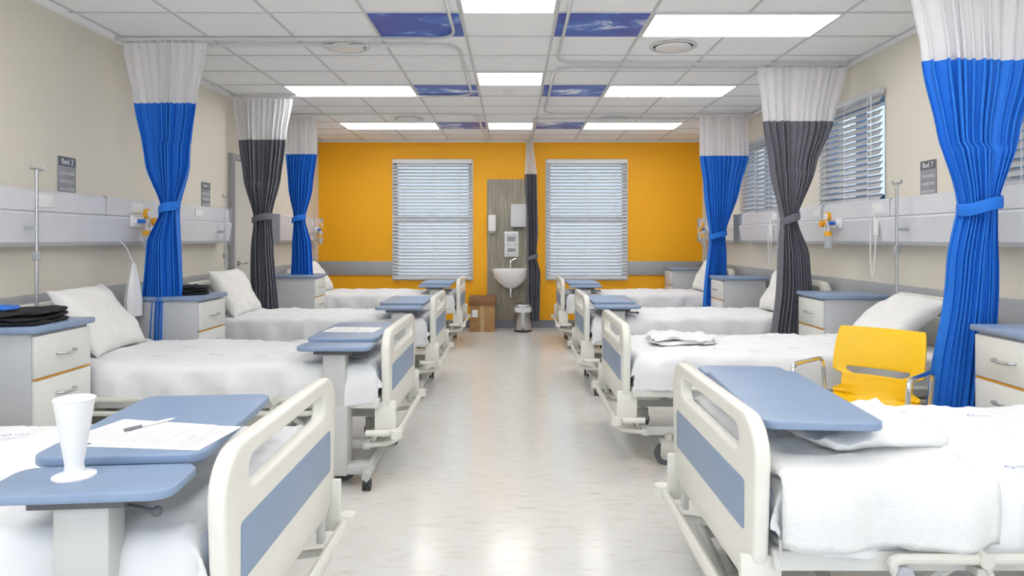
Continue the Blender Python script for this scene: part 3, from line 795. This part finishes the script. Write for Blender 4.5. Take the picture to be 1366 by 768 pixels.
def flow(side, y, lab='medical gas flowmeters with yellow valves on wall unit'):
    x = (XL+0.145) if side < 0 else (XR-0.145); s = 1 if side < 0 else -1
    r = root('gas_flowmeter', lab, 'gas flowmeter', (x, y, 0), 0, 'medical gas flowmeters')
    bm = bmesh.new()
    for dy in (-0.09, 0.0, 0.09): cyl(bm, (0, dy, 1.40), (s*0.04, dy, 1.40), 0.03, seg=18)
    box(bm, min(0, s*0.02), max(0, s*0.02), -0.13, 0.13, 1.36, 1.44, 0.005)
    obj('outlet_block', bm, M['white'], r)
    for c0_, c1_, rr in (((0.05, -0.02, 1.455), (0.075, -0.02, 1.455), 0.036), ((0.04, 0.09, 1.40), (0.075, 0.09, 1.40), 0.028), ((0.05, 0.0, 1.30), (0.05, 0.0, 1.335), 0.030)):
        bm = bmesh.new(); cyl(bm, (s*c0_[0], c0_[1], c0_[2]), (s*c1_[0], c1_[1], c1_[2]), rr, seg=20); obj('yellow_valve', bm, M['valve'], r)
    bm = bmesh.new(); cyl(bm, (s*0.076, -0.02, 1.455), (s*0.079, -0.02, 1.455), 0.026, seg=18); obj('gauge_face', bm, M['white'], r)
    bm = bmesh.new(); cyl(bm, (s*0.04, -0.09, 1.40), (s*0.085, -0.09, 1.40), 0.015, seg=12); obj('knob', bm, M['bluep'], r)
    bm = bmesh.new(); tube(bm, [(s*0.05, -0.02, 1.43), (s*0.05, 0, 1.34)], 0.010, 8); tube(bm, [(s*0.05, 0.02, 1.41), (s*0.06, 0.05, 1.36), (s*0.05, 0.03, 1.28)], 0.004, 6, fillet=0.03); obj('connector_tube', bm, M['white'], r)
    bm = bmesh.new(); lathe(bm, [(0.02, 0), (0.028, 0.01), (0.030, 0.09), (0.026, 0.10)], (s*0.05, 0, 1.20), 20); obj('humidifier_jar', bm, M['jar'], r)
flow(-1, 4.85); flow(1, 5.45); flow(-1, 9.2); flow(1, 9.05)

def handset(side, y):
    x = (XL+0.16) if side < 0 else (XR-0.16); s = 1 if side < 0 else -1
    r = root('call_handset', 'white nurse call handset on coiled cable', 'call handset', (x, y, 0), 0, 'nurse call handsets')
    bm = bmesh.new(); box(bm, -0.012, 0.016, -0.022, 0.022, 1.30, 1.42, 0.008, 3); obj('handset_body', bm, M['white'], r)
    bm = bmesh.new(); box(bm, min(0, -s*0.04), max(0, -s*0.04), -0.015, 0.015, 1.37, 1.40, 0.003); obj('mounting_clip', bm, M['white'], r)
    bm = bmesh.new(); tube(bm, [(0, 0.01, 1.42), (0, 0.03, 1.47), (0, 0.07, 1.42), (0, 0.075, 1.15), (0, 0.05, 0.98), (0, 0.02, 1.1), (0, 0.0, 1.30)], 0.0045, 8, fillet=0.05); obj('cable', bm, M['white'], r)
handset(1, 4.80); handset(-1, 5.15); handset(1, 6.75)

def pole(x, y, z0, z1, s):
    r = root('infusion_pole', 'slim steel infusion pole clamped to wall unit', 'infusion pole', (x, y, 0), 0, 'wall mounted infusion poles')
    bm = bmesh.new(); cyl(bm, (0, 0, z0), (0, 0, z1), 0.0085, seg=12); obj('pole', bm, M['steel'], r)
    bm = bmesh.new(); tube(bm, [(0, -0.055, z1+0.02), (0, -0.05, z1-0.005), (0, 0, z1), (0, 0.05, z1-0.005), (0, 0.055, z1+0.02)], 0.006, 8, fillet=0.015); obj('hook', bm, M['steel'], r)
    bm = bmesh.new(); box(bm, -0.016, 0.016, -0.016, 0.016, z0+0.30, z0+0.35, 0.004); obj('collar', bm, M['trunk2'], r)
    bm = bmesh.new(); cyl(bm, (0, 0, z0-0.005), (0, 0, z0+0.03), 0.015, seg=12); obj('end_stop', bm, M['trunk2'], r)
    bm = bmesh.new()
    wx = (XL-x+0.13) if s > 0 else (XR-x-0.13)
    box(bm, min(0, wx), max(0, wx), -0.009, 0.009, 1.33, 1.35, 0.002)
    obj('clamp', bm, M['trunk2'], r)
pole(-2.60, 3.72, 0.86, 1.66, 1); pole(-2.60, 6.15, 0.80, 1.66, 1); pole(2.50, 4.45, 0.88, 1.64, -1)
pole(2.50, 6.45, 0.85, 1.62, -1); pole(2.50, 8.9, 0.85, 1.62, -1); pole(-2.60, 8.9, 0.85, 1.62, 1)

def sign(side, y, txt, zc=1.675):
    x = XL+0.004 if side < 0 else XR-0.004; s = 1 if side < 0 else -1
    r = root('bed_sign', 'grey bed number sign reading '+txt, 'sign', (x, y, zc), 0, 'bed number signs')
    bm = bmesh.new(); box(bm, -0.003, 0.003, -0.085, 0.085, -0.115, 0.115, 0.002); obj('sign_plate', bm, M['sign'], r)
    bm = bmesh.new(); box(bm, s*0.003-0.0008, s*0.003+0.0008, -0.082, 0.082, 0.055, 0.112); obj('header_strip', bm, M['signd'], r, smooth=False)
    for k in range(3):
        bm = bmesh.new(); box(bm, s*0.003-0.0008, s*0.003+0.0008, -0.07, 0.07, 0.012-k*0.05-0.010, 0.012-k*0.05+0.010)
        obj('name_slot', bm, M['slot'], r, smooth=False)
    R = Matrix(((0, 0, s, s*0.0045), (s, 0, 0, 0), (0, 1, 0, 0.083), (0, 0, 0, 1)))
    text_obj(txt, 0.05, M['white'], r, R)
sign(-1, 4.27, 'Bed 2'); sign(-1, 6.2, 'Bed 3'); sign(1, 4.45, 'Bed 7')

r = root('laundry_bag', 'limp white cloth bag hanging from wall unit', 'cloth bag', (-2.56, 4.60, 0))
bm = bmesh.new(); n = 28; rows = []
for j in range(16):
    t = j/15; z = 1.12-0.36*t; w = 0.012+0.062*min(1, t*1.5)**0.8; 
    rows.append([bm.verts.new((w*0.6*cos(2*pi*k/n)*(1+0.12*sin(5*2*pi*k/n+t)), w*sin(2*pi*k/n)*(1+0.10*sin(7*2*pi*k/n)), z)) for k in range(n)])
for j in range(15):
    for k in range(n): bm.faces.new((rows[j][k], rows[j][(k+1) % n], rows[j+1][(k+1) % n], rows[j+1][k]))
bm.faces.new(rows[-1]); bm.faces.new(rows[0][::-1])
obj('bag_cloth', bm, M['sheet'], r, angle=80)
bm = bmesh.new(); tube(bm, [(0, 0, 1.11), (-0.05, 0, 1.22), (-0.10, 0, 1.27)], 0.003, 6); obj('drawstring', bm, M['white'], r)

# ================================================================ YELLOW CHAIR
r = root('armchair', 'yellow moulded plastic chair with chrome tube armrests', 'chair', (1.71, 3.34, 0), radians(-46))
prof = [(-0.22, 0.435), (-0.21, 0.46), (-0.14, 0.462), (0.0, 0.45), (0.12, 0.445), (0.18, 0.47), (0.205, 0.54), (0.22, 0.61), (0.245, 0.70), (0.275, 0.775), (0.295, 0.815)]
def pr(t):
    f = t*(len(prof)-1); i = min(int(f), len(prof)-2); q = f-i
    p0 = Vector(prof[max(i-1, 0)]); p1 = Vector(prof[i]); p2 = Vector(prof[i+1]); p3 = Vector(prof[min(i+2, len(prof)-1)])
    return 0.5*((2*p1)+(-p0+p2)*q+(2*p0-5*p1+4*p2-p3)*q*q+(-p0+3*p1-3*p2+p3)*q**3)
bm = bmesh.new(); NV, NU = 44, 20; g = []
for i in range(NV+1):
    t = i/NV; p = pr(t); w = 0.20 if t < 0.5 else 0.20+0.015*sin((t-0.5)*2*pi)
    if 0.56 < t < 0.68: w = 0.165
    row = []
    for j in range(NU+1):
        u = -1+2*j/NU
        dish = 0.018*u*u
        row.append(bm.verts.new((u*w, p[0]-(dish*1.8 if t > 0.5 else 0), p[1]+(dish if t < 0.5 else 0))))
    g.append(row)
for i in range(NV):
    for j in range(NU):
        if 29 <= i <= 30 and (3 <= j <= 16): continue
        bm.faces.new((g[i][j], g[i][j+1], g[i+1][j+1], g[i+1][j]))
sh = obj('seat_shell', bm, M['yellow'], r, angle=60)
md = sh.modifiers.new('s', 'SOLIDIFY'); md.thickness = 0.012; md.offset = -1
md = sh.modifiers.new('b', 'BEVEL'); md.width = 0.004; md.segments = 2; md.limit_method = 'ANGLE'
for s in (-1, 1):
    bm = bmesh.new(); tube(bm, [(s*0.245, 0.16, 0.43), (s*0.26, 0.17, 0.645), (s*0.26, -0.20, 0.655), (s*0.245, -0.23, 0.0+0.02)], 0.011, 10, fillet=0.05); obj('armrest', bm, M['chrome'], r)
    bm = bmesh.new(); tube(bm, [(s*0.15, 0.10, 0.425), (s*0.21, 0.18, 0.425), (s*0.23, 0.25, 0.02)], 0.011, 10, fillet=0.04); obj('leg', bm, M['chrome'], r)
bm = bmesh.new(); tube(bm, [(-0.245, -0.16, 0.418), (0.245, -0.16, 0.418)], 0.010, 8); tube(bm, [(-0.245, 0.155, 0.43), (0.245, 0.155, 0.43)], 0.010, 8)
for s in (-1, 1): tube(bm, [(s*0.2, -0.16, 0.418), (s*0.2, 0.155, 0.43)], 0.010, 8)
obj('under_frame', bm, M['chrome'], r)
for s in (-1, 1):
    bm = bmesh.new(); cyl(bm, (s*0.245, -0.23, 0), (s*0.245, -0.23, 0.03), 0.014, seg=12); obj('foot_cap', bm, M['black'], r)
    bm = bmesh.new(); cyl(bm, (s*0.23, 0.25, 0), (s*0.23, 0.25, 0.03), 0.014, seg=12); obj('foot_cap', bm, M['black'], r)

# ================================================================ WASH AREA
bm = bmesh.new(); box(bm, -0.38, 0.26, YB-0.018, YB-0.001, 0.11, 2.13, 0.003)
tag(obj('splashback_panel', bm, M['wood']), 'grey brown wood laminate panel behind washbasin', 'wall panel')
WY = YB-0.018
r = root('washbasin', 'white ceramic wall mounted washbasin with chrome tap', 'washbasin', (-0.04, WY, 0))
bm = bmesh.new()
lathe(bm, [(0.05, 0.58), (0.10, 0.60), (0.19, 0.68), (0.235, 0.76), (0.25, 0.80), (0.262, 0.84), (0.26, 0.853), (0.245, 0.855), (0.225, 0.84), (0.18, 0.74), (0.05, 0.70), (0.01, 0.698)], (0, -0.19, 0), 36, 1.0, 0.72)
box(bm, -0.24, 0.24, -0.10, 0.0, 0.70, 0.855, 0.02, 3)
obj('basin_bowl', bm, M['ceramic'], r)
bm = bmesh.new(); tube(bm, [(0, -0.06, 0.85), (0, -0.06, 0.98), (0, -0.19, 0.98), (0, -0.20, 0.93)], 0.011, 10, fillet=0.04); obj('tap_spout', bm, M['chrome'], r)
bm = bmesh.new(); tube(bm, [(0, -0.06, 0.96), (0.08, -0.08, 1.0)], 0.008, 8); obj('tap_lever', bm, M['chrome'], r)
bm = bmesh.new(); tube(bm, [(0, -0.17, 0.60), (0, -0.17, 0.44), (0, -0.01, 0.44)], 0.018, 10, fillet=0.04); obj('waste_pipe', bm, M['chrome'], r)
r = root('soap_dispenser', 'white wall mounted soap dispenser', 'soap dispenser', (-0.305, WY, 0))
bm = bmesh.new(); box(bm, -0.055, 0.055, -0.09, 0.001, 1.38, 1.62, 0.02, 3); obj('dispenser_body', bm, M['white'], r)
bm = bmesh.new(); box(bm, -0.03, 0.03, -0.10, -0.02, 1.355, 1.38, 0.006); obj('push_lever', bm, M['trunk2'], r)
r = root('paper_towel_dispenser', 'light grey wall mounted paper towel dispenser', 'towel dispenser', (0.06, WY, 0))
bm = bmesh.new(); box(bm, -0.10, 0.12, -0.12, 0, 1.44, 1.77, 0.018, 3); obj('dispenser_body', bm, M['trunk'], r)
bm = bmesh.new(); box(bm, -0.07, 0.09, -0.09, -0.03, 1.425, 1.442); obj('paper_slot', bm, M['dark'], r)
r = root('glove_box_holder', 'wire rack holding box of gloves', 'glove holder', (-0.03, WY, 0))
bm = bmesh.new(); box(bm, -0.10, 0.10, -0.08, -0.006, 1.02, 1.38, 0.005); obj('glove_box', bm, M['paper'], r)
bm = bmesh.new()
for z in (1.06, 1.2, 1.34): tube(bm, [(-0.11, 0, z), (-0.11, -0.09, z), (0.11, -0.09, z), (0.11, 0, z)], 0.004, 6, fillet=0.01)
for x in (-0.05, 0.05): tube(bm, [(x, -0.09, 1.02), (x, -0.09, 1.36)], 0.003, 6)
obj('wire_rack', bm, M['steel'], r)
for z0, z1 in ((1.24, 1.31), (1.09, 1.14)):
    bm = bmesh.new(); box(bm, -0.06, 0.06, -0.083, -0.08, z0, z1); obj('box_label', bm, M['sign'], r, smooth=False)
r = root('cardboard_box', 'brown cardboard carton with lid standing on floor', 'box', (-0.43, 9.5, 0))
bm = bmesh.new(); box(bm, -0.17, 0.17, -0.14, 0.14, 0, 0.42, 0.003); obj('carton_body', bm, M['card'], r)
bm = bmesh.new(); box(bm, -0.183, 0.183, -0.153, 0.153, 0.36, 0.48, 0.004); obj('carton_lid', bm, M['card2'], r)
bm = bmesh.new(); box(bm, -0.03, 0.03, -0.1415, -0.14, 0.0, 0.36); obj('tape_strip', bm, M['tape'], r, smooth=False)
bm = bmesh.new(); box(bm, -0.14, -0.06, -0.1415, -0.14, 0.20, 0.30); obj('carton_label', bm, M['paper'], r, smooth=False)
r = root('pedal_bin', 'round stainless steel pedal bin with liner', 'bin', (0.13, 9.42, 0))
bm = bmesh.new(); lathe(bm, [(0.11, 0.02), (0.115, 0.03), (0.118, 0.33), (0.116, 0.34)], seg=32); obj('bin_body', bm, M['steel'], r)
bm = bmesh.new(); lathe(bm, [(0.118, 0), (0.12, 0.02), (0.113, 0.025)], seg=32); box(bm, -0.03, 0.03, -0.16, -0.11, 0.01, 0.025, 0.004); obj('base_and_pedal', bm, M['black'], r)
bm = bmesh.new(); lathe(bm, [(0.12, 0.34), (0.122, 0.352), (0.11, 0.375), (0.06, 0.392), (0.01, 0.395)], seg=32); obj('lid', bm, M['steel'], r)
bm = bmesh.new(); lathe(bm, [(0.121, 0.27), (0.124, 0.30), (0.122, 0.34), (0.119, 0.341)], seg=32); obj('bin_liner', bm, M['sheet'], r)

# ================================================================ WORLD + CAMERA
w = bpy.data.worlds.new('World'); S.world = w; w.use_nodes = True
nt = w.node_tree; bg = nt.nodes['Background']
tc = nt.nodes.new('ShaderNodeTexCoord'); sp = nt.nodes.new('ShaderNodeSeparateXYZ'); rp = nt.nodes.new('ShaderNodeValToRGB')
mr = nt.nodes.new('ShaderNodeMapRange'); mr.inputs['From Min'].default_value = -0.4; mr.inputs['From Max'].default_value = 0.4
nt.links.new(tc.outputs['Generated'], sp.inputs[0]); nt.links.new(sp.outputs['Z'], mr.inputs['Value']); nt.links.new(mr.outputs[0], rp.inputs[0])
rp.color_ramp.elements[0].color = (1.0, 0.98, 0.95, 1); rp.color_ramp.elements[0].position = 0.35
rp.color_ramp.elements[1].color = (0.76, 0.85, 0.98, 1); rp.color_ramp.elements[1].position = 0.6
nt.links.new(rp.outputs[0], bg.inputs['Color']); bg.inputs['Strength'].default_value = 2.0
cam = bpy.data.cameras.new('camera'); co = bpy.data.objects.new('camera', cam); COL.objects.link(co)
co.location = (0, 0, 1.28); co.rotation_euler = (radians(90), 0, 0)
cam.sensor_width = 36; cam.lens = 36*910/1366; cam.shift_x = -2/1366; cam.shift_y = -66/1366; cam.clip_start = 0.05
S.camera = co
